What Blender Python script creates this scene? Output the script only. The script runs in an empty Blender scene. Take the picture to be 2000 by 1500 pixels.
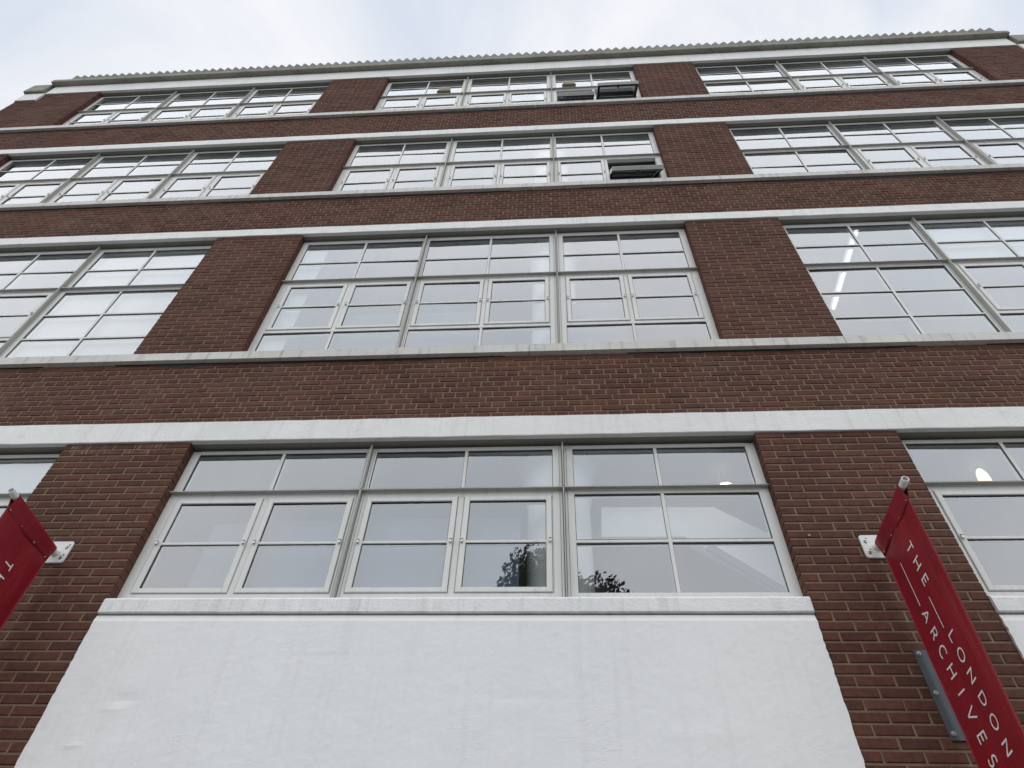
import bpy, math, random
import numpy as np
from mathutils import Vector, Matrix
random.seed(7)
rnd = random.Random(11)
S = bpy.context.scene
COL = S.collection
R = math.radians

# ------------------------------------------------------------------ camera
CAM = Vector((3.01583, -4.08656, 1.59863))
YAW, PITCH, ROLL, FPX = R(-5.54359), R(49.36481), R(2.94787), 1349.49
fwd = Vector((math.sin(YAW)*math.cos(PITCH), math.cos(YAW)*math.cos(PITCH), math.sin(PITCH)))
rt0 = Vector((math.cos(YAW), -math.sin(YAW), 0)); up0 = rt0.cross(fwd)
rt = rt0*math.cos(ROLL) + up0*math.sin(ROLL); up = -rt0*math.sin(ROLL) + up0*math.cos(ROLL)
cd = bpy.data.cameras.new('camera'); cam = bpy.data.objects.new('camera', cd); COL.objects.link(cam)
m = Matrix((rt, up, -fwd)).transposed().to_4x4(); m.translation = CAM
cam.matrix_world = m
cd.sensor_width = 36; cd.lens = FPX/2000*36; cd.clip_end = 900; cd.clip_start = .05
S.camera = cam

# ------------------------------------------------------------------ sky and sun (overcast)
SUN_EL = 62
W = bpy.data.worlds.new('World'); S.world = W; W.use_nodes = True
nt = W.node_tree; nt.nodes.clear()
def N(t, typ, **kw):
    n = t.nodes.new(typ)
    for k, v in kw.items():
        if k in n.inputs: n.inputs[k].default_value = v
        else: setattr(n, k, v)
    return n
sky = N(nt, 'ShaderNodeTexSky', sky_type='NISHITA', sun_disc=False, sun_elevation=R(SUN_EL), sun_rotation=math.pi)
tc = N(nt, 'ShaderNodeTexCoord')
mp = N(nt, 'ShaderNodeMapping'); mp.inputs['Scale'].default_value = (1, 1, 1.6)
nz = N(nt, 'ShaderNodeTexNoise', Scale=2.3, Detail=6.0, Roughness=.52, Distortion=.6)
rp = N(nt, 'ShaderNodeValToRGB'); rp.color_ramp.elements[0].position = .38; rp.color_ramp.elements[1].position = .60
rp.color_ramp.elements[0].color = (6.5, 7.1, 8.15, 1); rp.color_ramp.elements[1].color = (8.85, 8.95, 9.2, 1)
mx = N(nt, 'ShaderNodeMix', data_type='RGBA'); mx.inputs[0].default_value = .94
bg = N(nt, 'ShaderNodeBackground', Strength=.1); wo = N(nt, 'ShaderNodeOutputWorld')
L = nt.links.new
L(tc.outputs['Generated'], mp.inputs[0]); L(mp.outputs[0], nz.inputs['Vector']); L(nz.outputs['Fac'], rp.inputs[0])
L(sky.outputs[0], mx.inputs[6]); L(rp.outputs[0], mx.inputs[7]); L(mx.outputs[2], bg.inputs[0]); L(bg.outputs[0], wo.inputs[0])
sd = bpy.data.lights.new('sun', 'SUN'); sd.energy = 1.5; sd.angle = R(100); sd.color = (1, .99, .95)
so = bpy.data.objects.new('sun', sd); COL.objects.link(so)
so.rotation_euler = Vector((0, math.cos(R(SUN_EL)), -math.sin(R(SUN_EL)))).to_track_quat('-Z', 'Y').to_euler()
so.location = (0, -20, 30)
V = S.view_settings; V.view_transform = 'Standard'; V.look = 'None'; V.gamma = 1; V.exposure = .13; V.use_curve_mapping = False
S.cycles.max_bounces = 10; S.cycles.transparent_max_bounces = 16; S.cycles.glossy_bounces = 5
S.cycles.use_denoising = True

# ------------------------------------------------------------------ materials
def mat(name):
    mm = bpy.data.materials.new(name); mm.use_nodes = True
    t = mm.node_tree; b = t.nodes['Principled BSDF']
    return mm, t, b
def pos(t):
    g = t.nodes.new('ShaderNodeNewGeometry'); return g.outputs['Position']
def noise(t, vec, scale, detail=4, rough=.55, sc3=None):
    n = N(t, 'ShaderNodeTexNoise', Scale=scale, Detail=float(detail), Roughness=rough)
    if sc3:
        mpn = t.nodes.new('ShaderNodeMapping'); mpn.inputs['Scale'].default_value = sc3
        t.links.new(vec, mpn.inputs[0]); vec = mpn.outputs[0]
    t.links.new(vec, n.inputs['Vector']); return n.outputs['Fac']
def ramp(t, fac, stops):
    r_ = t.nodes.new('ShaderNodeValToRGB'); e = r_.color_ramp.elements
    e[0].position, e[0].color = stops[0][0], (*stops[0][1], 1)
    e[1].position, e[1].color = stops[-1][0], (*stops[-1][1], 1)
    for p_, c_ in stops[1:-1]:
        x = e.new(p_); x.color = (*c_, 1)
    t.links.new(fac, r_.inputs[0]); return r_.outputs[0]
def g3(v): return (v, v, v)
def mixc(t, a, b, fac, mode='MIX'):
    x = N(t, 'ShaderNodeMix', data_type='RGBA', blend_type=mode)
    for s_, i in ((a, 6), (b, 7)):
        if isinstance(s_, tuple): x.inputs[i].default_value = (*s_, 1)
        else: t.links.new(s_, x.inputs[i])
    if isinstance(fac, float): x.inputs[0].default_value = fac
    else: t.links.new(fac, x.inputs[0])
    return x.outputs[2]
def bump(t, b, h, strength, dist):
    n = N(t, 'ShaderNodeBump', Strength=strength, Distance=dist)
    t.links.new(h, n.inputs['Height'])
    if b is not None: t.links.new(n.outputs[0], b.inputs['Normal'])
    return n
def math_(t, op, a, b=None):
    n = t.nodes.new('ShaderNodeMath'); n.operation = op
    for i, s_ in enumerate((a, b)):
        if s_ is None: continue
        if isinstance(s_, (int, float)): n.inputs[i].default_value = s_
        else: t.links.new(s_, n.inputs[i])
    return n.outputs[0]

# brick: each brick's own firing tone comes from its 'tone' attribute
BRICK, t, b = mat('brick_clay')
at = N(t, 'ShaderNodeAttribute', attribute_name='tone')
oi = t.nodes.new('ShaderNodeObjectInfo')
p_ = pos(t)
tone = at.outputs['Fac']
base = ramp(t, tone, [(0, (.084, .038, .029)), (.25, (.100, .042, .031)), (.6, (.112, .045, .033)), (.84, (.121, .053, .039)), (.93, (.136, .055, .037)), (.955, (.130, .054, .037)), (.965, (.070, .044, .043)), (1, (.060, .042, .042))])
blot = noise(t, p_, 22, 5, .65)
base = mixc(t, base, ramp(t, blot, [(.3, g3(.62)), (.52, g3(1)), (.75, g3(1.32))]), .8, 'MULTIPLY')
soot = noise(t, p_, 1, 5, .6, (.9, .9, 1.7))
base = mixc(t, base, ramp(t, soot, [(.32, g3(.74)), (.5, g3(1)), (.72, g3(1.16))]), 1.0, 'MULTIPLY')
big = noise(t, p_, 1.3, 4, .6)
base = mixc(t, base, (.165, .115, .095), ramp(t, big, [(.58, g3(0)), (.78, g3(.32))]))
bloom = noise(t, p_, 9, 6, .7)
base = mixc(t, base, (.26, .21, .18), ramp(t, bloom, [(.66, g3(0)), (.84, g3(.38))]))
sep = t.nodes.new('ShaderNodeSeparateXYZ'); t.links.new(p_, sep.inputs[0])
band_ = lambda s_, a_, b_: math_(t, 'MULTIPLY', math_(t, 'GREATER_THAN', s_, a_), math_(t, 'LESS_THAN', s_, b_))
salt = math_(t, 'MULTIPLY', band_(sep.outputs[0], -1.2, -.33), band_(sep.outputs[2], 5.585, 5.72))
salt = math_(t, 'MULTIPLY', salt, ramp(t, noise(t, p_, 1, 3, .6, (75, 75, 4)), [(.56, g3(0)), (.66, g3(.75))]))
base = mixc(t, base, (.42, .36, .31), salt)
pits = noise(t, p_, 150, 3, .6)
base = mixc(t, base, (.02, .012, .01), ramp(t, pits, [(.28, g3(.75)), (.38, g3(0))]))
L2 = t.links.new
L2(base, b.inputs['Base Color']); b.inputs['Roughness'].default_value = .88
b.inputs['Specular IOR Level'].default_value = .25
bump(t, b, math_(t, 'ADD', noise(t, p_, 70, 6, .7), math_(t, 'MULTIPLY', blot, .8)), .55, .006)

MORTAR, t, b = mat('mortar')
p_ = pos(t)
c_ = ramp(t, noise(t, p_, 5, 5, .65), [(.3, (.150, .106, .064)), (.55, (.212, .154, .095)), (.75, (.265, .20, .130))])
c_ = mixc(t, c_, (.03, .025, .02), ramp(t, noise(t, p_, 60, 4, .65), [(.3, g3(.6)), (.40, g3(0))]))
L2 = t.links.new; L2(c_, b.inputs['Base Color']); b.inputs['Roughness'].default_value = .95
bump(t, b, noise(t, p_, 110, 5, .7), .7, .006)

def painted(name, col, dirt, streak, bumps=(.35, .004), rough=.6, mottle=.10, dirtcol=(.17, .16, .14), crack=False, fine=1.0):
    mm, t, b = mat(name); p_ = pos(t); l = t.links.new
    lo = tuple(c*(1-mottle) for c in col); hi = tuple(min(.9, c*(1+mottle*.4)) for c in col)
    c = ramp(t, noise(t, p_, 1.1, 5, .6), [(.3, lo), (.6, col), (.8, hi)])
    if streak:
        st = noise(t, p_, 1, 5, .65, (16, 16, .7))
        c = mixc(t, c, dirtcol, ramp(t, st, [(.52, g3(0)), (.78, g3(streak))]))
    if dirt:
        c = mixc(t, c, tuple(x*.55 for x in dirtcol), ramp(t, noise(t, p_, 7, 7, .72), [(.57, g3(0)), (.78, g3(dirt))]))
    l(c, b.inputs['Base Color']); b.inputs['Roughness'].default_value = rough
    h = math_(t, 'ADD', math_(t, 'MULTIPLY', noise(t, p_, 45, 5, .65), fine), math_(t, 'MULTIPLY', noise(t, p_, 4, 4, .55), 2.5))
    if crack:
        wv = noise(t, p_, 3.2, 6, .6, (1.0, 1.0, 2.6))
        ridge = ramp(t, math_(t, 'ABSOLUTE', math_(t, 'SUBTRACT', wv, .5)), [(0, g3(1)), (.018, g3(0))])
        gate = ramp(t, noise(t, p_, 1.7, 3, .5), [(.55, g3(0)), (.68, g3(1))])
        h = math_(t, 'ADD', h, math_(t, 'MULTIPLY', math_(t, 'MULTIPLY', ridge, gate), .42))
    bump(t, b, h, bumps[0], bumps[1])
    return mm
RENDER = painted('white_painted_render', (.785, .795, .795), .16, .16, (.32, .008), .5, .04, crack=True, fine=.22, dirtcol=(.42, .42, .40))
LEDGE = painted('white_painted_ledge', (.78, .79, .785), .25, .34, (.6, .008), .55, .06)
BAND = painted('white_painted_concrete', (.80, .805, .79), .26, .22, (.6, .008), .65, .08)
SILL = painted('weathered_stone_sill', (.66, .65, .62), .35, .62, (.7, .006), .8, .14)
SOFFIT = painted('recess_shade_soffit', (.26, .255, .23), .45, .10, (.5, .008), .8, .18)  # darker than white paint: the shade of the recess is put into the colour
COPING = painted('weathered_concrete', (.33, .32, .28), 1.0, .5, (.9, .012), .95, .3, dirtcol=(.09, .085, .07))
SHEET = painted('weathered_fibre_cement', (.29, .29, .26), .9, .35, (.7, .008), .95, .28, dirtcol=(.12, .115, .095))
FRAME = painted('pale_grey_window_paint', (.69, .695, .67), .12, .22, (.12, .002), .42, .07)
FIN = painted('dull_metal_strip', (.40, .395, .365), .35, .35, (.2, .002), .5, .12)
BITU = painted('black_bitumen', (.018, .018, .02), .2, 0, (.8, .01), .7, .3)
GASKETW = .006
PLATE = painted('white_bracket_paint', (.72, .72, .71), .12, .12, (.2, .002), .4, .06, dirtcol=(.2, .12, .07))
STEEL = painted('blue_grey_steel', (.046, .056, .068), .2, .2, (.25, .002), .5, .15)
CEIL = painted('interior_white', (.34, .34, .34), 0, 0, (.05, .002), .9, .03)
BLIND = painted('blind_cloth', (.46, .475, .465), 0, 0, (.05, .002), .9, .02)
VENT = painted('beige_plastic', (.30, .25, .165), .3, .3, (.1, .002), .5, .1)
PAVE = painted('paving_concrete', (.20, .195, .18), .4, 0, (.6, .006), .9, .15)
ROAD = painted('asphalt', (.05, .05, .052), .2, 0, (.8, .01), .9, .2)
KERB = painted('kerb_granite', (.3, .3, .29), .3, 0, (.4, .004), .85, .1)
BARK = painted('bark', (.09, .07, .055), .5, 0, (1, .02), .95, .3)
def plain(name, col, rough=.5, metal=0, emit=0, ecol=None):
    mm, t, b = mat(name); p_ = pos(t)
    c = ramp(t, noise(t, p_, 30, 3), [(.3, tuple(x*.9 for x in col)), (.7, tuple(min(1, x*1.08) for x in col))])
    t.links.new(c, b.inputs['Base Color']); b.inputs['Roughness'].default_value = rough; b.inputs['Metallic'].default_value = metal
    if emit:
        b.inputs['Emission Color'].default_value = (*(ecol or col), 1); b.inputs['Emission Strength'].default_value = emit
    return mm
RUBBER_SHADE = plain('black_gasket_and_shade', (.012, .012, .013), .6)  # black rubber, also used for shadow lines drawn at the pane edges
DARKMETAL_SHADE = plain('dark_metal_and_sash_shade', (.035, .036, .034), .45)  # handles and lamp fittings; also stands for shade on the sash undersides
BOLT = plain('zinc', (.55, .55, .53), .4, .6)
LETTER = plain('white_print', (.80, .76, .77), .45)
LAMPP = plain('bulb_glow', (.9, .85, .7), .5, 0, 9.0, (1, .88, .70))
LAMPW = plain('warm_lamp', (.9, .8, .6), .5, 0, 1.3, (1, .82, .56))
TUBE = plain('tube_glow', (.9, .9, .9), .5, 0, 1.2, (1, 1, .97))
SHADE = plain('lamp_shade_white', (.8, .8, .78), .5)
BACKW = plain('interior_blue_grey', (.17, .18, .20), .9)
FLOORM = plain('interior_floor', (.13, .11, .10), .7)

BANNER, t, b = mat('red_banner_vinyl')
p_ = pos(t)
wr = noise(t, p_, 3.2, 5, .6, (1, 2.2, 1))
c_ = ramp(t, wr, [(.3, (.21, .009, .016)), (.6, (.25, .0115, .021)), (.8, (.285, .019, .030))])
t.links.new(c_, b.inputs['Base Color']); b.inputs['Roughness'].default_value = .42
b.inputs['Specular IOR Level'].default_value = .35
crs = noise(t, p_, 1.0, 3, .5, (1, 9, 1.6))
bump(t, b, math_(t, 'ADD', math_(t, 'ADD', wr, math_(t, 'MULTIPLY', crs, 1.1)), math_(t, 'MULTIPLY', noise(t, p_, 260, 2), .05)), .5, .022)

COLW = painted('column_white', (.88, .89, .88), 0, 0, (.05, .002), .8, .02)
BLIND2 = painted('grey_blind_cloth', (.10, .125, .17), 0, 0, (.05, .002), .9, .05)
LEAF, t, b = mat('leaf')
oi = N(t, 'ShaderNodeAttribute', attribute_name='tone')
c_ = ramp(t, oi.outputs['Fac'], [(0, (.025, .05, .015)), (.6, (.05, .085, .024)), (1, (.085, .12, .035))])
t.links.new(c_, b.inputs['Base Color']); b.inputs['Roughness'].default_value = .75; b.inputs['Specular IOR Level'].default_value = .1

# coated double glazing: mirror-ish coat over tinted transparency; old panes are slightly wavy
GLASS = bpy.data.materials.new('window_glass'); GLASS.use_nodes = True
t = GLASS.node_tree; t.nodes.clear()
lw = N(t, 'ShaderNodeLayerWeight'); lw.inputs['Blend'].default_value = .5
oi = t.nodes.new('ShaderNodeObjectInfo'); p_ = pos(t)
off = t.nodes.new('ShaderNodeVectorMath'); off.operation = 'ADD'
sc_ = t.nodes.new('ShaderNodeVectorMath'); sc_.operation = 'SCALE'; sc_.inputs['Scale'].default_value = 40
cmb = t.nodes.new('ShaderNodeCombineXYZ')
t.links.new(oi.outputs['Random'], cmb.inputs[0]); t.links.new(oi.outputs['Random'], cmb.inputs[2])
t.links.new(cmb.outputs[0], sc_.inputs[0]); t.links.new(p_, off.inputs[0]); t.links.new(sc_.outputs[0], off.inputs[1])
wav = noise(t, off.outputs[0], 2.2, 1, .4)
bn = bump(t, None, wav, .22, .006)
R0 = .215
fr = math_(t, 'ADD', math_(t, 'MULTIPLY', math_(t, 'POWER', lw.outputs['Facing'], 2.8), 1-R0), R0)
gl = N(t, 'ShaderNodeBsdfGlossy', Roughness=.0); gl.inputs['Color'].default_value = (.92, .955, 1, 1)
tr = t.nodes.new('ShaderNodeBsdfTransparent'); tr.inputs['Color'].default_value = (.88, .91, .92, 1)
ms = t.nodes.new('ShaderNodeMixShader'); ou = t.nodes.new('ShaderNodeOutputMaterial')
t.links.new(bn.outputs[0], gl.inputs['Normal'])
t.links.new(fr, ms.inputs[0]); t.links.new(tr.outputs[0], ms.inputs[1]); t.links.new(gl.outputs[0], ms.inputs[2])
df = t.nodes.new('ShaderNodeBsdfDiffuse'); df.inputs['Color'].default_value = (.55, .55, .52, 1); md = t.nodes.new('ShaderNodeMixShader')
film = noise(t, off.outputs[0], 1.6, 6, .65, (1, 1, .35))
t.links.new(ramp(t, film, [(.42, g3(.0)), (.75, g3(.08))]), md.inputs[0]); t.links.new(ms.outputs[0], md.inputs[1]); t.links.new(df.outputs[0], md.inputs[2])
t.links.new(md.outputs[0], ou.inputs[0])

# the inner face of a pane carries no coat
CLEAR = bpy.data.materials.new('window_glass_inner_face'); CLEAR.use_nodes = True
t = CLEAR.node_tree; t.nodes.clear()
tr = t.nodes.new('ShaderNodeBsdfTransparent'); tr.inputs['Color'].default_value = (.97, .985, .98, 1)
ou = t.nodes.new('ShaderNodeOutputMaterial'); t.links.new(tr.outputs[0], ou.inputs[0])

# ------------------------------------------------------------------ mesh helpers
class MB:
    def __init__(s): s.v, s.f, s.mi, s.tn = [], [], [], []
    def add(s, vs, fs, mi=0, tone=0.):
        o = len(s.v); s.v += [tuple(x) for x in vs]
        for f in fs: s.f.append([i+o for i in f]); s.mi.append(mi); s.tn.append(tone)
    def box(s, x0, x1, y0, y1, z0, z1, mi=0, tone=0., bev=0.):
        if x1 <= x0 or y1 <= y0 or z1 <= z0: return
        if bev <= 0:
            s.add([(x0,y0,z0),(x1,y0,z0),(x1,y1,z0),(x0,y1,z0),(x0,y0,z1),(x1,y0,z1),(x1,y1,z1),(x0,y1,z1)],
                  [(3,2,1,0),(4,5,6,7),(0,1,5,4),(1,2,6,5),(2,3,7,6),(3,0,4,7)], mi, tone)
        else:   # front (low y) edges chamfered
            e = bev
            s.add([(x0,y0+e,z0),(x1,y0+e,z0),(x1,y0+e,z1),(x0,y0+e,z1),(x0+e,y0,z0+e),(x1-e,y0,z0+e),(x1-e,y0,z1-e),(x0+e,y0,z1-e),
                   (x0,y1,z0),(x1,y1,z0),(x1,y1,z1),(x0,y1,z1)],
                  [(4,5,6,7),(0,1,5,4),(1,2,6,5),(2,3,7,6),(3,0,4,7),(8,9,1,0),(9,10,2,1),(10,11,3,2),(11,8,0,3),(11,10,9,8)], mi, tone)
    def tube(s, a, c, r0, r1=None, n=10, mi=0, caps=True, tone=0.):
        a, c = Vector(a), Vector(c); r1 = r0 if r1 is None else r1
        d = (c-a).normalized(); q = d.to_track_quat('Z', 'Y'); vs = []
        for P, r in ((a, r0), (c, r1)):
            for k in range(n):
                an = 2*math.pi*k/n; vs.append(P + q @ Vector((math.cos(an)*r, math.sin(an)*r, 0)))
        fs = [(k, (k+1) % n, n+(k+1) % n, n+k) for k in range(n)]
        if caps: fs += [tuple(range(n-1, -1, -1)), tuple(range(n, 2*n))]
        s.add(vs, fs, mi, tone)
    def mesh(s, name, mats):
        me = bpy.data.meshes.new(name); me.from_pydata(s.v, [], s.f)
        for x in (mats if isinstance(mats, (list, tuple)) else [mats]): me.materials.append(x)
        me.polygons.foreach_set('material_index', s.mi)
        a = me.attributes.new('tone', 'FLOAT', 'FACE'); a.data.foreach_set('value', s.tn)
        me.update(); return me
    def build(s, name, mats, parent=None, loc=None):
        o = bpy.data.objects.new(name, s.mesh(name, mats)); COL.objects.link(o)
        if loc: o.location = loc
        if parent: o.parent = parent
        return o
def inst(name, me, parent, loc):
    o = bpy.data.objects.new(name, me); COL.objects.link(o); o.parent = parent; o.location = loc; return o
def empty(name, loc, label=None, cat=None, group=None):
    o = bpy.data.objects.new(name, None); COL.objects.link(o); o.location = loc; tag(o, label, cat, group); return o
def tag(o, label=None, cat=None, group=None, kind=None):
    for k, v in (('label', label), ('category', cat), ('group', group), ('kind', kind)):
        if v: o[k] = v
def px(P):
    d = Vector(P)-CAM; z = d.dot(fwd)
    return (1000+FPX*d.dot(rt)/z, 750-FPX*d.dot(up)/z) if z > .1 else (-9e9, 0)
def wob(mb_pts, amp): return mb_pts

# ------------------------------------------------------------------ ground
def setting(mb, name, mt):
    o = mb.build(name, mt); o['kind'] = 'structure'; return o
g = MB(); g.box(-250, 250, -250, 250, -.6, -.12); setting(g, 'ground', ROAD)
g = MB(); g.box(-60, 60, -9.2, -6.6, -.12, -.116); setting(g, 'road', ROAD)
g = MB(); g.box(-60, 60, -6.45, 0.3, -.12, 0.); setting(g, 'pavement', PAVE)
g = MB(); g.box(-60, 60, -18, -9.35, -.12, 0.); setting(g, 'opposite_pavement', PAVE)
for y0 in (-6.6, -9.35):
    g = MB(); g.box(-60, 60, y0, y0+.15, -.12, .004, bev=.0); setting(g, 'kerb', KERB)

# ------------------------------------------------------------------ building: levels (metres)
P = 5.887                      # bay to bay
X0 = -.130                     # left edge of the middle window bay
OPEN = 4.762                   # clear opening
PIERS = [(-7.17, -6.017)] + [(X0-1.125 + P*k, X0 + P*k) for k in (0, 1)] + [(X0-1.125+2*P, 11.715)]
BAND_Z = [(5.70, 5.94), (9.375, 9.545), (12.565, 12.75), (15.735, 16.165)]
SILL_Z = [None, (6.80, 6.92), (10.42, 10.535), (13.62, 13.745)]
HEAD = [5.675, 9.350, 12.540, 15.700]
CH = .0706; JT = .0116
XL, XR = -7.62, 14.2
BLD = empty('office_building', (2, 0, 0), 'four storey dark red brick office block with white bands and long metal framed windows', 'building')
def bp(mb, name, mt): # a part of the building; geometry in world coordinates
    o = mb.build(name, mt, BLD); o.location = (-2, 0, 0); return o
def sub(o, parent):  # re-parent keeping world position when parent sits at BLD-local -2
    o.parent = parent

# mortar core (what shows in the joints)
core = MB()
for k, (a, c) in enumerate(PIERS):
    for r in range(1, 4):
        core.box(a+.006, c-.006, .0055, .30, SILL_Z[r][1]-.06, BAND_Z[r][0]+.02)
    if k in (0, 3): core.box(a+.006, c-.006, .0055, .30, 0, BAND_Z[0][0]+.02)
for r in range(1, 4):
    core.box(XL+.006, XR-.006, .0055, .30, BAND_Z[r-1][1]-.02, SILL_Z[r][0]+.03)
core.box(XL+.006, PIERS[0][0]+.004, .0062, .30, 0, 5.9); core.box(PIERS[3][1]-.004, XR-.006, .0062, .30, 0, 5.9)
for r in range(1, 4):
    zt = BAND_Z[r][0]+.02 if r < 3 else 15.38
    core.box(XL+.006, PIERS[0][0]+.004, .0062, .30, SILL_Z[r][1]-.06, zt); core.box(PIERS[3][1]-.004, XR-.006, .0062, .30, SILL_Z[r][1]-.06, zt)
bp(core, 'mortar_bed', MORTAR)
PIER_OBJ = {}
for k in (1, 2):
    a, c = PIERS[k]; q = MB(); q.box(a+.006, c-.006, .0055, .30, 0, BAND_Z[0][0]+.02)
    PIER_OBJ[k] = bp(q, 'brick_pier', MORTAR)

# bricks
def brick_geo(w, h, d, r_, tone, mb, ox=0, oy=0, oz=0):
    j = lambda s: r_.uniform(-s, s)
    e = .0042; yj = j(.0022)
    x0, x1, z0, z1 = ox-w/2, ox+w/2, oz-h/2, oz+h/2
    f0 = [(x0+j(.0012), oy+e+.001, z0+j(.001)), (x1+j(.0012), oy+e+.001, z0+j(.001)), (x1+j(.0012), oy+e+.001, z1+j(.001)), (x0+j(.0012), oy+e+.001, z1+j(.001))]
    cr = r_.choice((.005, .008, .014))
    f1 = [(x0+e+r_.random()*cr*.5, oy+yj+j(.0008), z0+e+r_.random()*.003), (x1-e-r_.random()*cr*.5, oy+yj+j(.0008), z0+e+r_.random()*.003),
          (x1-e-r_.random()*cr*.5, oy+yj+j(.0008), z1-e-r_.random()*.003), (x0+e+r_.random()*cr*.5, oy+yj+j(.0008), z1-e-r_.random()*.003)]
    bk = [(x0, oy+d, z0), (x1, oy+d, z0), (x1, oy+d, z1), (x0, oy+d, z1)]
    mb.add(f0+f1+bk, [(4,5,6,7),(0,1,5,4),(1,2,6,5),(2,3,7,6),(3,0,4,7),(8,9,1,0),(9,10,2,1),(10,11,3,2),(11,8,0,3)], 0, tone)
courses = []   # (x centre, z centre, width, height, pier index or None)
def stretch_course(a, c, z, h, odd, pier):
    xs = [a]; x = a + (.1125 if odd else .225)
    while x < c-.03: xs.append(x); x += .225
    xs.append(c)
    for i, (u, w) in enumerate(zip(xs[:-1], xs[1:])):
        l = u + (0 if i == 0 else JT/2 + rnd.uniform(-.0015, .0015)); r_ = w - (0 if i == len(xs)-2 else JT/2 + rnd.uniform(-.0015, .0015))
        courses.append(((l+r_)/2, z, r_-l, h, pier))
def head_course(a, c, z, h, offs):
    x = a+offs
    xs = [a] + [x+.1125*i for i in range(int((c-a-offs)/.1125)+1) if x+.1125*i < c-.02 and x+.1125*i > a+.02] + [c]
    for i, (u, w) in enumerate(zip(xs[:-1], xs[1:])):
        l = u + (0 if i == 0 else JT/2+rnd.uniform(-.002, .002)); r_ = w - (0 if i == len(xs)-2 else JT/2+rnd.uniform(-.002, .002))
        courses.append(((l+r_)/2, z, r_-l, h, None))
def rows(z0, z1, from_top):
    out = []; n = math.ceil((z1-z0)/CH)
    for i in range(n):
        if from_top: b1 = z1-i*CH; b0 = max(z0, b1-CH)
        else: b0 = z0+i*CH; b1 = min(z1, b0+CH)
        if b1-b0 > .022: out.append((i, b0+JT*.5, b1-JT*.5))
    return out
for k, (a, c) in enumerate(PIERS):
    for i, b0, b1 in rows(0, BAND_Z[0][0]+.003, True):
        if b0 < 2.2: continue
        stretch_course(a, c, (b0+b1)/2, b1-b0, i % 2 == 1, k if k in (1, 2) else None)
    for r in (1, 2, 3):
        for i, b0, b1 in rows(SILL_Z[r][1]-.03, BAND_Z[r][0]+.003, True):
            stretch_course(a, c, (b0+b1)/2, b1-b0, (i+r) % 2 == 1, None)
for (a, c) in ((XL, PIERS[0][0]), (PIERS[3][1], XR)):     # the lower end blocks
    for r in (1, 2, 3):
        for i, b0, b1 in rows(SILL_Z[r][1]-.03, BAND_Z[r][0] if r < 3 else 15.39, True):
            stretch_course(a, c, (b0+b1)/2, b1-b0, (i+r) % 2 == 0, None)
for r in (1, 2, 3):
    for i, b0, b1 in rows(BAND_Z[r-1][1]-.002, SILL_Z[r][0]+.004, False):
        if i % 2: stretch_course(XL, XR, (b0+b1)/2, b1-b0, (i//2) % 2 == 1, None)
        else: head_course(XL, XR, (b0+b1)/2, b1-b0, .056)
cand = []
for q in courses:
    if q[4] is not None:
        x, y = px((q[0], 0, q[1])); x2, y2 = px((q[0]+q[2]/2, 0, q[1])); x3, y3 = px((q[0]-q[2]/2, 0, q[1]))
        vis = -40 < x < 2010 and y < 1540
        if vis: cand.append((abs(x2-x3), q))
cand.sort(key=lambda e: -e[0]); singles = {id(q) for _, q in cand[:300]}
rb = random.Random(5)
variants = {}
def brick_mesh(w, h):
    key = (round(w/.012), round(h/.012)); lst = variants.setdefault(key, [])
    if len(lst) < 24:
        mb = MB(); brick_geo(w, h, .102, rb, rb.random()*.96, mb); lst.append((mb.mesh('brick', BRICK), w))
        return lst[-1][0], 1.
    me, w0 = rb.choice(lst); return me, w/w0
mass = MB()
for q in courses:
    x, z, w, h, pier = q
    if id(q) in singles:
        me, sx = brick_mesh(w, h); o = inst('brick', me, PIER_OBJ[pier], (x, 0, z)); o.scale = (sx, 1, 1)
    else:
        tn = rb.random()*.96
        if 2.45 < x < 3.75 and 6.66 < z < 6.8: tn = rb.uniform(.88, .95)      # the patch of newer red bricks
        elif pier is None and z > 5.8: tn = tn*.85+.1
        brick_geo(w, h, .102, rb, tn, mass, x, 0, z)
bp(mass, 'brickwork', BRICK)['kind'] = 'stuff'

# white bands, soffits, sills
for r, (z0, z1) in enumerate(BAND_Z):
    q = MB()
    xa, xb = (XL-.01, XR) if r < 3 else (-7.185, 11.70)
    n = 140; yf = -.02; rr = random.Random(r)
    vs, fs = [], []
    for i in range(n+1):     # slightly uneven painted edges
        x = xa+(xb-xa)*i/n
        d0, d1 = rr.uniform(-.0028, .0028), rr.uniform(-.0025, .0025)
        vs += [(x, .03, z0+.004), (x, yf+.004, z0+d0), (x, yf+rr.uniform(-.0012, .0012), z0+.006+d0), (x, yf+rr.uniform(-.0012, .0012), z1-.006+d1), (x, yf+.006, z1+d1), (x, .03, z1+.001)]
    for i in range(n):
        o = i*6
        for k in range(5): fs.append((o+k, o+6+k, o+7+k, o+1+k))
        fs.append((o+5, o+11, o+6, o))
    fs += [(5,4,3,2,1,0), tuple(n*6+k for k in range(6))]
    q.add(vs, fs); bp(q, 'white_band', BAND)
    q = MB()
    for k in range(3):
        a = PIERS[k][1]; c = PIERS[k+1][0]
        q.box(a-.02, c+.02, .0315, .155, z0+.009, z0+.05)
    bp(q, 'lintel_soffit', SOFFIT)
q = MB()
for (a, c) in ((XL-.01, -7.20), (11.72, XR)): q.box(a, c, -.02, .1, 15.39, 15.77, bev=.005)
bp(q, 'lower_white_band', BAND)
sx = [XL-.01] + [5.715+2.9435*i for i in range(-4, 3)] + [XR]
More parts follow.
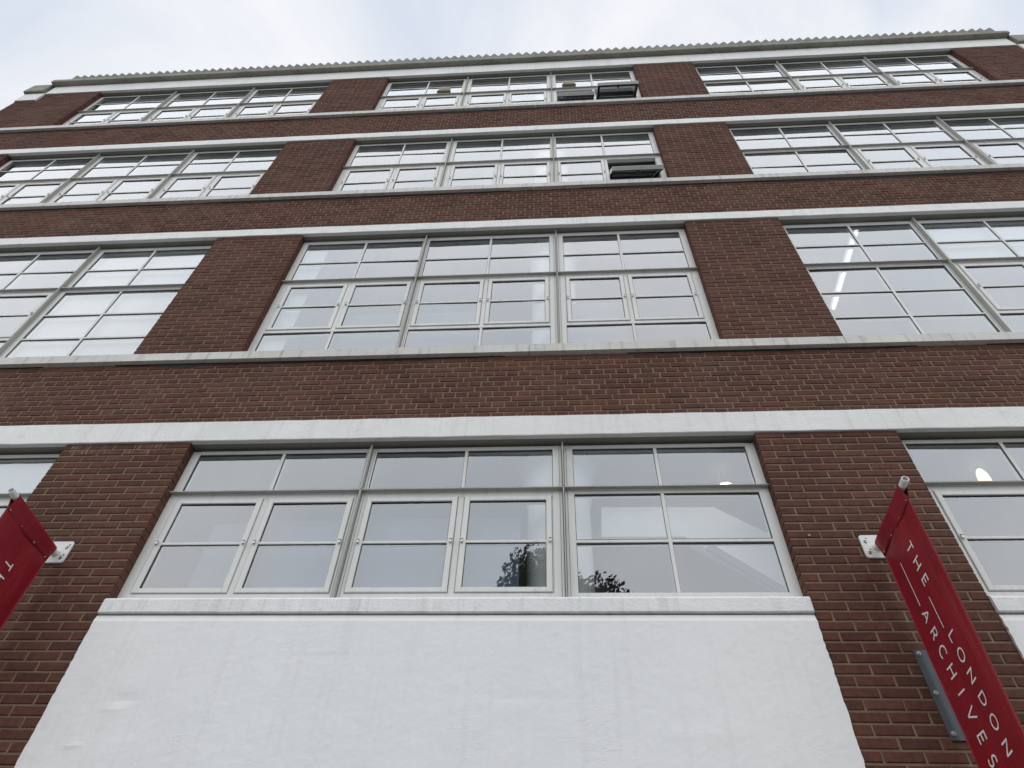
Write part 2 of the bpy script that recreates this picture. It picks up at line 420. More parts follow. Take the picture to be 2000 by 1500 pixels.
for r in (1, 2, 3):
    z0, z1 = SILL_Z[r]
    for a, c in zip(sx[:-1], sx[1:]):
        q = MB(); j0 = rnd.uniform(-.002, .002)
        a2, c2 = a+.003, c-.003
        q.add([(a2, -.05, z0+j0), (c2, -.05, z0+j0), (c2, -.05, z1-.008), (a2, -.05, z1-.008), (a2, -.044, z1), (c2, -.044, z1), (a2, .10, z1+.014), (c2, .10, z1+.014), (a2, .11, z0+.0), (c2, .11, z0+.0), (a2, .11, z1), (c2, .11, z1)],
              [(0,1,2,3), (3,2,5,4), (4,5,7,6), (8,9,1,0), (6,7,11,10), (10,11,9,8), (0,3,4,6,10,8), (9,11,7,5,2,1)])
        bp(q, 'sill_stone', SILL)
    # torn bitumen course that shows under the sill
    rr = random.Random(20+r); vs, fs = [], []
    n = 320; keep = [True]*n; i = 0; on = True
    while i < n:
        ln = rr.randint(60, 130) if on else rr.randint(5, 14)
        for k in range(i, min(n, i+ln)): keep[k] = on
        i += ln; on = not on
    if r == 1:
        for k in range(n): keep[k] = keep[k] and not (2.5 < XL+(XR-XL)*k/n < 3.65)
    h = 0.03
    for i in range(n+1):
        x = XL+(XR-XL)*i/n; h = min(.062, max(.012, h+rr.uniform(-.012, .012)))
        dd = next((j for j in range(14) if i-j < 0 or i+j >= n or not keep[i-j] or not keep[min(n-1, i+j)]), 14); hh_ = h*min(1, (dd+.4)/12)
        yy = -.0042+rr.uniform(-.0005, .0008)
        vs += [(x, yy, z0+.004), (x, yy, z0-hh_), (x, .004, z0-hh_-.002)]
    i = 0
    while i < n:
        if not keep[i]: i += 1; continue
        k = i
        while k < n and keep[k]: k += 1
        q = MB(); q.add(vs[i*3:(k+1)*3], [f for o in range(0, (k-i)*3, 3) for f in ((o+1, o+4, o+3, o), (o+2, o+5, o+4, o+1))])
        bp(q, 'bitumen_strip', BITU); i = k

# render panels and ledges below the ground-storey windows
for k in range(3):
    a = PIERS[k][1]+.001; c = PIERS[k+1][0]-.001
    rr = random.Random(40+k); q = MB()
    nx, nz = 150, 60; z1 = 4.05; vs, fs = [], []
    def dents(x, z):
        y = 0
        for (cx, cz, ax, az, dd) in ((a+.46, 3.47, .09, .04, .0045), (a+.44, 3.42, .06, .03, -.0035), (a+.24, 3.30, .022, .08, -.005), (a+.28, 3.20, .05, .022, -.0045), (a+2.9, 3.5, .25, .03, .002), (a+3.9, 3.3, .2, .05, -.002), (a+1.7, 3.75, .3, .02, .0015)):
            y += dd*math.exp(-((x-cx)/ax)**2-((z-cz)/az)**2)
        return y
    xs = [a+(c-a)*i/nx for i in range(nx+1)]
    zs = [0, 1.5] + [2.4+(4.000-2.4)*i/nz for i in range(nz+1)] + [4.006, z1]
    for z in zs:
        for i, x in enumerate(xs):
            xx = x + (rr.uniform(-.004, .004) if i in (0, nx) else 0)
            yb = -.016 if z < 4.003 else (-.0145 if z < 4.02 else -.001)
            vs.append((xx, yb + dents(x, z)+rr.uniform(-.0004, .0004), z))
    for j in range(len(zs)-1):
        for i in range(nx): o = j*(nx+1)+i; fs.append((o, o+1, o+nx+2, o+nx+1))
    nb = len(vs)    # side and top returns
    for side in (0, nx):
        e = [j*(nx+1)+side for j in range(len(zs))]; o = len(vs)
        vs += [(vs[i][0], .05, vs[i][2]) for i in e]
        for j in range(len(e)-1):
            fs.append((e[j], e[j+1], o+j+1, o+j) if side == 0 else (e[j+1], e[j], o+j, o+j+1))
    o = len(vs); tp = [(len(zs)-1)*(nx+1)+i for i in range(nx+1)]
    vs += [(vs[i][0], .05, z1) for i in tp]
    for i in range(nx): fs.append((tp[i], tp[i+1], o+i+1, o+i))
    q.add(vs, fs); bp(q, 'rendered_panel', RENDER)
    q = MB(); n = 60; vs, fs = [], []
    for i in range(n+1):
        x = a+(c-a)*i/n; w1 = rr.uniform(-.0016, .0016); w2 = rr.uniform(-.0016, .0016)
        prof = [(.10, 4.062), (-.016, 4.060+w1), (-.022, 4.067+w1), (-.021+w2*.5, 4.16), (-.012, 4.176+w2), (.0, 4.184+w2), (.10, 4.205)]
        vs += [(x, y, z) for y, z in prof]
    kk = 7
    for i in range(n):
        for s_ in range(kk-1): o = i*kk+s_; fs.append((o, o+kk, o+kk+1, o+1))
    fs += [tuple(range(kk-1, -1, -1)), tuple(n*kk+s_ for s_ in range(kk))]
    q.add(vs, fs); bp(q, 'window_ledge', LEDGE)

# parapet: coping stones and upright corrugated sheets
cx = [-7.25+19.0/8*i for i in range(9)]
for a, c in zip(cx[:-1], cx[1:]):
    q = MB(); e = rnd.uniform(-.004, .004)
    a, c = a+.003, c-.003
    prof = [(.45, 16.17), (-.11+e, 16.172), (-.12+e, 16.185), (-.122+e, 16.285), (-.10+e, 16.305), (.45, 16.335)]
    vs = []; n = 26; rr = random.Random(int(a*100))
    for i in range(n+1):
        x = a+(c-a)*i/n
        vs += [(x, y+rr.uniform(-.002, .002), z+(rr.uniform(-.005, .005) if k in (3, 4) else rr.uniform(-.002, .002))) for k, (y, z) in enumerate(prof)]
    fs = []
    for i in range(n):
        for k in range(5): o = i*6+k; fs.append((o, o+6, o+7, o+1))
    fs += [(5,4,3,2,1,0), tuple(n*6+k for k in range(6))]
    q.add(vs, fs); bp(q, 'coping_stone', COPING)
PT = .1637; nteeth = 114; xs0 = 11.66-PT*(nteeth-.5); rr = random.Random(3)
per = 12; tix = 0
while tix < nteeth:
    n = min(per, nteeth-tix); q = MB(); pts = []
    for i in range(n):
        x = xs0-PT/2+PT*(tix+i)
        if i == 0: pts.append((x, -.048))
        pts += [(x+PT*.44, -.094), (x+PT*.56, -.094), (x+PT*.95, -.050), (x+PT, -.048)]
    vs, fs = [], []; hz = rr.uniform(-.006, .006)
    for i, (x, y) in enumerate(pts):
        jz = rr.uniform(-.007, .007); jy = rr.uniform(-.003, .003); lean = -.012
        vs += [(x, y+jy, 16.30), (x, y+jy+lean, 16.60+hz+jz), (x, y+jy+.012+lean, 16.60+hz+jz), (x, y+jy+.012, 16.30)]
    for i in range(len(pts)-1):
        o = i*4
        fs += [(o, o+4, o+5, o+1), (o+1, o+5, o+6, o+2), (o+2, o+6, o+7, o+3)]
    fs += [(0,1,2,3), tuple((len(pts)-1)*4+k for k in (3,2,1,0))]
    q.add(vs, fs); bp(q, 'corrugated_sheet', SHEET); tix += n
for (a, c) in ((-7.66, -7.26), (11.76, XR)):
    q = MB(); q.add([(a, .45, 15.80), (c, .45, 15.80), (c, -.06, 15.80), (a, -.06, 15.80), (a, -.07, 15.82), (c, -.07, 15.82), (a, -.055, 16.22), (c, -.055, 16.22), (a, .0, 16.26), (c, .0, 16.26), (a, .45, 16.3), (c, .45, 16.3)],
        [(0,1,2,3), (3,2,5,4), (4,5,7,6), (6,7,9,8), (8,9,11,10), (10,11,1,0), (0,3,4,6,8,10), (1,11,9,7,5,2)])
    bp(q, 'end_coping', COPING)

# shell behind: floors with ceilings, inner walls, roof
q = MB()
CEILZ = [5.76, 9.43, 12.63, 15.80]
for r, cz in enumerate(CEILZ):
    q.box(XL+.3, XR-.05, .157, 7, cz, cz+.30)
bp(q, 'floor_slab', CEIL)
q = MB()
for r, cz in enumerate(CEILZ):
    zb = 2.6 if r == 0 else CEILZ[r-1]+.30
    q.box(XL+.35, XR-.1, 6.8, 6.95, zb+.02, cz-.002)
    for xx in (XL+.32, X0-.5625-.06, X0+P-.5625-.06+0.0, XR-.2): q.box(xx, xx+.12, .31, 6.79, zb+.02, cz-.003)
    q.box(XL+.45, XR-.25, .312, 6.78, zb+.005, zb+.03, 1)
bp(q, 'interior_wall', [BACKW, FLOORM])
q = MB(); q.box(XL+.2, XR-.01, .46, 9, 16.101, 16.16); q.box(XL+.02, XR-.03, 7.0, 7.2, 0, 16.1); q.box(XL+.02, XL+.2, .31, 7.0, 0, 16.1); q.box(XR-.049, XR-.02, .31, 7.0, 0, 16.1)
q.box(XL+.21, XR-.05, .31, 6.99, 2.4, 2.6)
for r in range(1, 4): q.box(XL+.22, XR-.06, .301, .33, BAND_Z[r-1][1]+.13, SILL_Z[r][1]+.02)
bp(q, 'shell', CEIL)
# round columns with flared heads standing behind the glass
for r, cz in enumerate(CEILZ):
    zb = 2.63 if r == 0 else CEILZ[r-1]+.33
    q = MB(); n = 40; vs, fs = [], []
    prof = [(.26, zb), (.26, cz-.42), (.28, cz-.34), (.305, cz-.16), (.335, cz-.02), (.34, cz-.003)]
    for rad, z in prof:
        for k in range(n): an = 2*math.pi*k/n; vs.append((3.02+rad*math.cos(an), .52+rad*math.sin(an), z))
    for j in range(len(prof)-1):
        for k in range(n): fs.append((j*n+k, j*n+(k+1) % n, (j+1)*n+(k+1) % n, (j+1)*n+k))
    q.add(vs, fs); o = bp(q, 'column', COLW)
    for pl in o.data.polygons: pl.use_smooth = True

# white stair parapet inside, descending to the right behind the fixed panes
q = MB(); pl_ = [(3.382, 5.393), (4.318, 5.38), (5.089, 4.82), (4.957, 4.388), (4.033, 5.081), (3.363, 5.088)]; n = len(pl_)
q.add([(x, .55, z) for x, z in pl_]+[(x, .65, z) for x, z in pl_], [tuple(range(n)), tuple(range(2*n-1, n-1, -1))]+[((i+1) % n, i, n+i, n+(i+1) % n) for i in range(n)])
bp(q, 'stair_parapet', COLW)
hr = [(4.218, 4.972), (4.851, 4.436), (4.822, 4.387), (4.172, 4.934)]
q = MB(); q.add([(x, .50, z) for x, z in hr]+[(x, .54, z) for x, z in hr], [(3,2,1,0), (4,5,6,7), (0,1,5,4), (7,6,2,3), (4,7,3,0), (1,2,6,5)])
bp(q, 'handrail', BLIND2)

# ------------------------------------------------------------------ windows
ROWSPEC = [  # pane levels relative to the real building (z)
    dict(top=[(5.215, 5.640)], tr=5.187, cas=(4.280, 5.135), fix=[(4.276, 4.692), (4.722, 5.153)], low=None, bottom=4.180),
    dict(top=[(8.852, 9.285), (8.418, 8.828)], tr=8.378, cas=(7.455, 8.325), fix=[(7.02, 7.41), (7.435, 7.86), (7.885, 8.335)], low=(7.00, 7.405), bottom=6.92),
    dict(top=[(12.112, 12.490), (11.655, 12.088)], tr=11.600, cas=(10.625, 11.545), fix=[(10.62, 11.07), (11.095, 11.56)], low=None, bottom=10.54),
    dict(top=[(15.292, 15.655), (14.830, 15.268)], tr=14.780, cas=(13.830, 14.725), fix=[(13.82, 14.27), (14.295, 14.74)], low=None, bottom=13.75)]
M = (-.127, 1.447, 3.060, 4.620)
CB = (.685, 2.258, 3.822)
WIDE1 = [0, 0, 1, 1]; WIDE2 = [1, 1, 0, 1]
pane_cache, cas_cache = {}, {}
def pane(win, x0, x1, z0, z1, y, mtx=None):
    w, h = x1-x0, z1-z0; key = (round(w, 3), round(h, 3))
    if key not in pane_cache:
        q = MB(); q.box(-w/2, w/2, -.003, .003, -h/2, h/2); q.mi = [1, 1, 0, 1, 1, 1]; pane_cache[key] = q.mesh('pane', [GLASS, CLEAR])
    o = inst('pane', pane_cache[key], win, ((x0+x1)/2-2, y, (z0+z1)/2))
    mloc = Matrix.Translation(o.location)
    tilt = Matrix.Rotation(R(rnd.uniform(-.35, .35)), 4, 'X') @ Matrix.Rotation(R(rnd.uniform(-.35, .35)), 4, 'Z')
    if mtx is not None: o.matrix_local = mtx @ mloc @ tilt
    else: o.matrix_local = mloc @ tilt
    return o
pv = MB(); pv.box(-.009, .009, -.014, .010, -.022, .008); pv.box(-.013, .013, -.020, -.012, .003, .010); PIVOT = pv.mesh('pivot', BOLT)
hd = MB(); hd.box(-.02, .02, -.0, .022, -.012, .012); hd.tube((0, .02, 0), (.0, .045, .0), .007); hd.box(-.009, .009, .04, .05, -.11, .008); HANDLE = hd.mesh('handle', DARKMETAL_SHADE)

def window(k, r, kinds, opened={}, blinds=()):
    sp = ROWSPEC[r]; ox = P*k; q = MB(); head = HEAD[r]; bot = sp['bottom']; tr = sp['tr']
    YF, YG, YB = .090, .1045, .150
    F = lambda x0, x1, z0, z1, y=YF, m_=0: q.box(x0+ox, x1+ox, y, YB, z0, z1, m_, bev=.0025)
    # sides, head, bottom
    ge = []   # glass extents per section
    n1 = .045 if not WIDE1[r] else .085; n2 = .045 if not WIDE2[r] else .082
    ge = [(M[0]+.068, M[1]-max(.034, n1-.005)), (M[1]+n1, M[2]-n2), (M[2]+n2, M[3]-.064)]
    if k != 0: ge = [(M[0]+.068, M[1]-.05), (M[1]+.075, M[2]-.05), (M[2]+.075, M[3]-.064)]
    gtop = sp['top'][0][1]
    F(M[0]-.004, ge[0][0], bot, head, .0900); F(ge[2][1], M[3]+.014, bot, head, .0900)
    F(ge[0][0]-.001, ge[2][1]+.001, gtop, head+.004, .0915)
    lowest = sp['low'][0] if sp['low'] else None
    for s in range(2):
        F(ge[s][1], M[s+1]-.009, bot, gtop+.001, .0908); F(M[s+1]+.009, ge[s+1][0], bot, gtop+.001, .0908)
        q.box(M[s+1]-.010+ox, M[s+1]+.010+ox, .118, YB, bot, head, 1)
        # dark seam lines in the posts
        for xx in (M[s+1]-.03, M[s+1]+.03): q.box(xx-.0012+ox, xx+.0012+ox, .0893, .0925, bot+.01, gtop, 1)
    pans = []; cas = []
    for s in range(3):
        a, c = ge[s]; mid = CB[s]
        ttop = sp['top'][-1][0]
        F(mid-.014, mid+.014, ttop, gtop+.001, .0955)
        if len(sp['top']) == 2:
            zz = (sp['top'][0][0]+sp['top'][1][1])/2
            F(a-.001, c+.001, zz-.011, zz+.011, .0975)
        F(a-.001, c+.001, tr-.002, ttop, .0930)
        for z0, z1 in sp['top']:
            for x0, x1 in ((a, mid-.012), (mid+.012, c)): pans.append((x0-.006, x1+.006, z0-.006, z1+.006))
        if kinds[s] == 'F':
            F(a-.001, c+.001, sp['fix'][-1][1], tr-.003, .0932)
            F(a-.001, c+.001, bot+.001, sp['fix'][0][0], .0932)
            F(mid-.014, mid+.014, sp['fix'][0][0], sp['fix'][-1][1], .0955)
            for (z0, z1), (z2, _) in zip(sp['fix'][:-1], sp['fix'][1:]): F(a-.001, c+.001, (z1+z2)/2-.013, (z1+z2)/2+.013, .0975)
            for z0, z1 in sp['fix']:
                for x0, x1 in ((a, mid-.012), (mid+.012, c)): pans.append((x0-.006, x1+.006, z0-.006, z1+.006))
        else:
            c0, c1 = sp['cas']; CLR = .004
            cxs = ((a+.014, mid-.027), (mid+.027, c-.012))
            F(a-.001, c+.001, c1+CLR, tr-.003, .0932)
            F(a-.001, cxs[0][0]-CLR, (sp['low'][1] if sp['low'] else bot+.001), c1+CLR+.001, .0934)
            F(cxs[0][1]+CLR, cxs[1][0]-CLR, (sp['low'][1] if sp['low'] else bot+.001), c1+CLR+.001, .0934)
            F(cxs[1][1]+CLR, c+.001, (sp['low'][1] if sp['low'] else bot+.001), c1+CLR+.001, .0934)
            if sp['low']:
                F(a-.001, c+.001, sp['low'][1]+.0015, c0-CLR, .0932); F(a-.001, c+.001, bot+.001, sp['low'][0], .0932)
                F(mid-.014, mid+.014, sp['low'][0], sp['low'][1]+.002, .0955)
                for x0, x1 in ((a, mid-.012), (mid+.012, c)): pans.append((x0-.006, x1+.006, sp['low'][0]-.006, sp['low'][1]+.004))
            else: F(a-.001, c+.001, bot+.001, c0-CLR, .0932)
            for ci, (x0, x1) in enumerate(cxs): cas.append((s*2+ci, x0, x1, c0, c1))
    win = bp(q, 'window', [FRAME, RUBBER_SHADE])
    q = MB(); q.box(M[0]-.004+ox, M[3]+.012+ox, .052, .0885, tr+.003, tr+.013); o = q.build('transom_strip', FIN, win)
    for s in (1, 2):
        q = MB(); q.box(M[s]-.0055+ox, M[s]+.0055+ox, .045, .117, bot+.004, tr+.0025); q.box(M[s]-.0055+ox, M[s]+.0055+ox, .045, .117, tr+.0135, head+.006)
        q.build('mullion_fin', FIN, win)
    q = MB()  # rubber edging plus the shadow line below each bar, drawn as black strips
    for (x0, x1, z0, z1) in pans:
        gx0, gx1, gz0, gz1 = x0+.006+ox, x1-.006+ox, z0+.006, z1-.006
        q.box(gx0, gx1, .1005, .1062, gz1-.009, gz1); q.box(gx0, gx1, .1005, .1062, gz0, gz0+.003); q.box(gx0, gx0+.004, .1008, .1061, gz0+.003, gz1-.009); q.box(gx1-.004, gx1, .1008, .1061, gz0+.003, gz1-.009)
    q.build('gasket_and_shadow_line', RUBBER_SHADE, win)['kind'] = 'stuff'
    for (x0, x1, z0, z1) in pans: pane(win, x0+ox, x1+ox, z0, z1, YG+.006).location.x += 2
    for ci, x0, x1, c0, c1 in cas:
        w, h = x1-x0, c1-c0; zc = (c0+c1)/2; xc = (x0+x1)/2+ox
        key = (round(w, 3), round(h, 3), ci in opened)
        if key not in cas_cache:
            q = MB(); e = .043; b0 = -.026
            ys = (-.026, .030)
            q.box(-w/2, -w/2+e, ys[0], ys[1], -h/2, h/2, bev=.004); q.box(w/2-e, w/2, ys[0], ys[1], -h/2, h/2, bev=.004)
            q.box(-w/2+e-.002, w/2-e+.002, ys[0]+.001, ys[1]-.001, h/2-e, h/2-.0005, bev=.004); q.box(-w/2+e-.002, w/2-e+.002, ys[0]+.001, ys[1]-.001, -h/2+.0005, -h/2+e-.004, bev=.004)
            q.box(-w/2+e-.002, w/2-e+.002, ys[0]+.006, ys[1]-.008, -.012, .012, bev=.003)
            g_ = .008      # gasket lines, which also draw the dark shadow line under head and bar
            for zz in (h/2-e-.0, ): q.box(-w/2+e, w/2-e, ys[0]+.012, ys[1]-.01, zz-g_, zz, 1)
            q.box(-w/2+e, w/2-e, ys[0]+.013, ys[1]-.01, -.0155, -.012, 1)
            for sg in (-1, 1): q.box(min(sg*(w/2-e), sg*(w/2-e-.004)), max(sg*(w/2-e), sg*(w/2-e-.004)), ys[0]+.0125, ys[1]-.012, -h/2+e, h/2-e-.004, 1)
            # inner face of the sash, its shade put in as a dark colour
            q.box(-w/2+.002, w/2-.002, ys[1], ys[1]+.006, h/2-e, h/2-.002, 2); q.box(-w/2+.002, w/2-.002, ys[1], ys[1]+.006, -h/2+.002, -h/2+e, 2)
            q.box(-w/2+.002, -w/2+e, ys[1], ys[1]+.005, -h/2+e, h/2-e, 2); q.box(w/2-e, w/2-.002, ys[1], ys[1]+.005, -h/2+e, h/2-e, 2)
            q.box(-w/2+e, w/2-e, ys[1]-.0078, ys[1]-.004, -.012, .012, 2)
            cas_cache[key] = q.mesh('casement', [FRAME, RUBBER_SHADE, DARKMETAL_SHADE])
        ang = opened.get(ci, 0)
        mt = Matrix.Translation((xc, .108, zc)) @ Matrix.Rotation(R(-ang), 4, 'X')
        o = inst('casement', cas_cache[key], win, (0, 0, 0)); o.matrix_local = mt
        if ang:
            o['label'] = 'open casement swung out at its lower edge'
            hh = inst('handle', HANDLE, win, (0, 0, 0)); hh.matrix_local = mt @ Matrix.Translation((0, .036, -h/2+.022))
        e = .043
        for zz0, zz1 in ((-h/2+e-.006, -.010), (.010, h/2-e+.002)):
            po = pane(win, 0, w-2*e+.004, zz0, zz1, 0)
            po.matrix_local = mt @ Matrix.Translation((0, -.005, (zz0+zz1)/2)) @ Matrix.Rotation(R(rnd.uniform(-.3, .3)), 4, 'X') @ Matrix.Rotation(R(rnd.uniform(-.3, .3)), 4, 'Z')
        for sgn in (-1, 1):
            p2 = inst('pivot', PIVOT, win, (0, 0, 0)); p2.matrix_local = Matrix.Translation((xc+sgn*(w/2-.014), .079, zc+.006))
    for bl in blinds:
        x0, x1, z0, z1 = bl[:4]; q = MB(); q.box(x0+ox, x1+ox, .235 if len(bl) > 4 else .175, .24 if len(bl) > 4 else .18, z0, z1); q.build('blind', bl[4] if len(bl) > 4 else BLIND, win)
    return win
def kids_fix(): pass
C3 = ('C', 'C', 'C')
rows_ = {}
window(-1, 0, C3, blinds=[(3.07, 4.6, 4.25, 5.7)])
window(0, 0, ('C', 'C', 'F'), blinds=[(.26, .70, 4.2, 5.00, BLIND2), (.735, 1.44, 4.2, 5.03, BLIND2), (1.47, 2.25, 4.2, 5.04, BLIND2), (2.28, 2.72, 4.2, 5.04, BLIND2)])
window(1, 0, C3, blinds=[(.7, 1.43, 4.2, 4.95, BLIND2)])
window(-1, 1, ('C', 'C', 'F'), blinds=[(3.07, 4.6, 6.98, 9.38)])
window(0, 1, C3, blinds=[(-.1, .18, 6.95, 9.3), (.72, 1.43, 7.0, 7.9, BLIND2), (1.48, 2.25, 7.0, 7.9, BLIND2), (3.1, 3.8, 7.0, 8.0, BLIND2)])
window(1, 1, ('F', 'C', 'C'), blinds=[(1.46, 2.9, 8.3, 9.38)])
window(-1, 2, C3)
window(0, 2, C3, opened={5: 32})
window(1, 2, ('F', 'C', 'C'))
window(-1, 3, C3)
window(0, 3, C3, opened={4: 30, 5: 49})
window(1, 3, ('F', 'C', 'C'))

# ------------------------------------------------------------------ things on and in the building
def vent(x, z, label):
    e = empty('extractor_vent', (x, .105, z), label, 'vent', 'extractor vents in the top floor glass')
    q = MB(); w = .105
    q.box(-w, w, -.050, .0, -.085, .10, bev=.006); q.build('housing', VENT, e)
    q = MB(); q.add([(-w-.022, -.058, -.112), (w+.022, -.058, -.112), (w+.008, -.054, -.084), (-w-.008, -.054, -.084), (-w-.022, 0, -.112), (w+.022, 0, -.112), (w+.008, 0, -.084), (-w-.008, 0, -.084)],
        [(0,1,2,3), (4,5,1,0), (5,6,2,1), (3,2,6,7), (4,0,3,7), (7,6,5,4)]); q.build('skirt', VENT, e)
    for i in range(7):
        x_ = -w+.02+i*.0283
        q = MB(); q.box(x_-.005, x_+.005, -.060, -.0505, -.07, .088); q.build('slat', VENT, e)
vent(1.045, 15.045, 'beige slatted extractor vent set in the top floor glass above a closed casement')
vent(3.385, 15.075, 'beige slatted extractor vent set in the top floor glass above the less open casement')

o = empty('wall_plate', (5.215, 0, 3.545), 'dark blue grey steel plate bolted to the brick pier behind the red banner', 'plate')
q = MB(); q.box(-.075, .075, -.012, -.002, -.265, .265, bev=.002); q.build('plate', STEEL, o)
q = MB(); q.tube((0, -.012, 0), (0, -.016, 0), .013, n=12); q.tube((0, -.016, 0), (0, -.026, 0), .008, n=6); bm_ = q.mesh('bolt', BOLT)
for xx in (-.052, .038):
    for zz in (-.228, .0, .24): inst('bolt', bm_, o, (xx, 0, zz))
st = MB(); st.tube((4.774, .004, 4.668), (4.774, -.006, 4.668), .009, n=12); bp(st, 'stud', VENT)

# letter strokes in a unit box: u along reading direction, v up (cap height 1)
def arc(cx, cy, rx, ry, a0, a1, n=18): return [(cx+rx*math.cos(R(a0+(a1-a0)*i/n)), cy+ry*math.sin(R(a0+(a1-a0)*i/n))) for i in range(n+1)]
GL = {'T': [[(-.36, .93), (.36, .93)], [(0, 0), (0, .93)]],
      'H': [[(-.38, 0), (-.38, 1)], [(.38, 0), (.38, 1)], [(-.38, .5), (.38, .5)]],
      'E': [[(-.28, 0), (-.28, 1)], [(-.28, .93), (.3, .93)], [(-.28, .5), (.24, .5)], [(-.28, .07), (.3, .07)]],
      'L': [[(-.26, 0), (-.26, 1)], [(-.26, .07), (.34, .07)]],
      'O': [arc(0, .5, .47, .47, 0, 360, 32)],
      'N': [[(-.38, 0), (-.38, 1)], [(-.38, .96), (.38, .04)], [(.38, 0), (.38, 1)]],
      'D': [[(-.36, 0), (-.36, 1)], [(-.36, .93)] + [(-.1, .93)] + arc(-.06, .5, .46, .43, 90, -90, 18) + [(-.36, .07)]],
      'A': [[(-.42, 0), (0, .97)], [(.42, 0), (0, .97)], [(-.26, .33), (.26, .33)]],
      'R': [[(-.3, 0), (-.3, 1)], [(-.3, .93), (.0, .93)] + arc(.02, .69, .26, .24, 90, -90, 12) + [(-.3, .45)], [(.02, .45), (.34, 0)]],
      'C': [arc(.02, .5, .47, .47, 48, 312, 26)],
      'I': [[(0, 0), (0, 1)]],
      'V': [[(-.42, 1), (0, .03)], [(.42, 1), (0, .03)]],
      'S': [arc(.0, .725, .26, .23, 35, 270, 16) + arc(.0, .265, .28, .23, 90, -145, 16)[1:]]}
LINE1 = [('T', 4.268), ('H', 4.157), ('E', 4.045), ('L', 3.695), ('O', 3.586), ('N', 3.470), ('D', 3.348), ('O', 3.231), ('N', 3.107)]
LINE2 = [('A', 3.918), ('R', 3.806), ('C', 3.690), ('H', 3.577), ('I', 3.460), ('V', 3.342), ('E', 3.222), ('S', 3.109)]
def banner(xp, face, label, plabel, s_in, dz=0):
    # pole on its wall plate
    ph = empty('banner_bracket', (xp, 0, 4.565), plabel, 'bracket', 'white brackets that carry the banners')
    q = MB(); w = .094; rr_ = .022; pts = []
    for cx_, cz_, a0 in ((w-rr_, w-rr_, 0), (-w+rr_, w-rr_, 90), (-w+rr_, -w+rr_, 180), (w-rr_, -w+rr_, 270)):
        for i in range(6): an = R(a0+18*i); pts.append((cx_+rr_*math.cos(an), cz_+rr_*math.sin(an)))
    n = len(pts); vs = [(x, -.002, z) for x, z in pts] + [(x, -.012, z) for x, z in pts] + [(x*.98, -.0145, z*.98) for x, z in pts]
    fs = [(i, (i+1) % n, n+(i+1) % n, n+i) for i in range(n)] + [(n+i, n+(i+1) % n, 2*n+(i+1) % n, 2*n+i) for i in range(n)] + [tuple(range(2*n, 3*n))]
    q.add(vs, fs); q.build('plate', PLATE, ph)
    q = MB(); dv = Vector((0, -.668, .033)); n = 20
    A, Bp = Vector((0, -.012, -.010)), Vector((0, -.012, -.010))+dv
    q.tube(A, Bp, .0235, n=n, caps=False); q.tube(Bp, Bp-dv*.25, .0185, n=n, caps=False)
    d = dv.normalized(); qq = d.to_track_quat('Z', 'Y'); ring = []
    for rad in (.0235, .0185):
        for k in range(n): an = 2*math.pi*k/n; ring.append(Bp+qq @ Vector((math.cos(an)*rad, math.sin(an)*rad, 0)))
    q.add(ring, [(k, (k+1) % n, n+(k+1) % n, n+k) for k in range(n)])
    q.tube(A, A+dv*.03, .033, .027, n=n)
    po = q.build('pole', PLATE, ph)
    for pl in po.data.polygons: pl.use_smooth = len(pl.vertices) == 4
    q = MB(); q.tube((0, -.0145, 0), (0, -.018, 0), .014, n=12); q.tube((0, -.018, 0), (0, -.028, 0), .0075, n=6); bm2 = q.mesh('bolt', BOLT)
    slot = MB(); slot.box(-.006, .006, -.0165, -.0142, -.022, .022); sm = slot.mesh('slot', RUBBER_SHADE)
    for xx in (-.062, .062):
        for zz in (-.045, .045):
            inst('bolt', bm2, ph, (xx, 0, zz)); s_ = inst('slot', sm, ph, (xx+.004, 0, zz)); s_.rotation_euler.y = .35
    # cloth: tube pocket over the pole, then a hanging sheet
    ZP = 4.565-.010; ZB = 2.30
    def drift(z): return .03*(4.5-z)/1.2
    def bill(s, z):
        tt = max(0, min(1, (4.46-z)/2.0))
        return s_in*(.022*math.sin(math.pi*s)*tt + .006*math.sin(5*s+2.2*z)*tt) + .0035*math.sin(9*s+3*z)
    def cloth(s, z):     # s 0 at the wall edge, 1 at the outer edge
        y = -.058 - s*.560 + drift(z)*(.35+.65*s)
        zz = z + .033*s*(1 if z > 4.44 else max(0, 1-(4.44-z)/.6))
        return Vector((bill(s, z), y, zz))
    e = empty('banner', (xp, 0, 0), label, 'banner', 'red banners hung from the wall')
    q = MB(); ns, nz_ = 22, 70; th = .0012; vs, fs = [], []
    for side in (-1, 1):
        for j in range(nz_+1):
            z = 4.47+(ZB-4.47)*j/nz_
            for i in range(ns+1):
                c = cloth(i/ns, z); vs.append((c.x+side*th, c.y, c.z))
    n1 = (nz_+1)*(ns+1)
    for sd_ in (0, 1):
        for j in range(nz_):
            for i in range(ns):
                o = sd_*n1+j*(ns+1)+i; f = (o, o+1, o+ns+2, o+ns+1); fs.append(f if sd_ else f[::-1])
    for j in range(nz_):
        for i in (0, ns): o = j*(ns+1)+i; fs.append((o, o+ns+1, n1+o+ns+1, n1+o))
    q.add(vs, fs); sh = q.build('sheet', BANNER, e)
    for pl in sh.data.polygons: pl.use_smooth = True
    # pocket: profile wraps round the pole and meets below it
    q = MB(); vs, fs = [], []; ns = 16; r0 = .027
    prof = [(-.0042, -.107), (-.006, -.085), (-.016, -.045), (-r0, -.004)] + [(r0*math.cos(R(a)), r0*math.sin(R(a))) for a in range(165, 10, -18)] + [(r0, -.004), (.016, -.045), (.006, -.085), (.0042, -.107)]
    npf = len(prof)
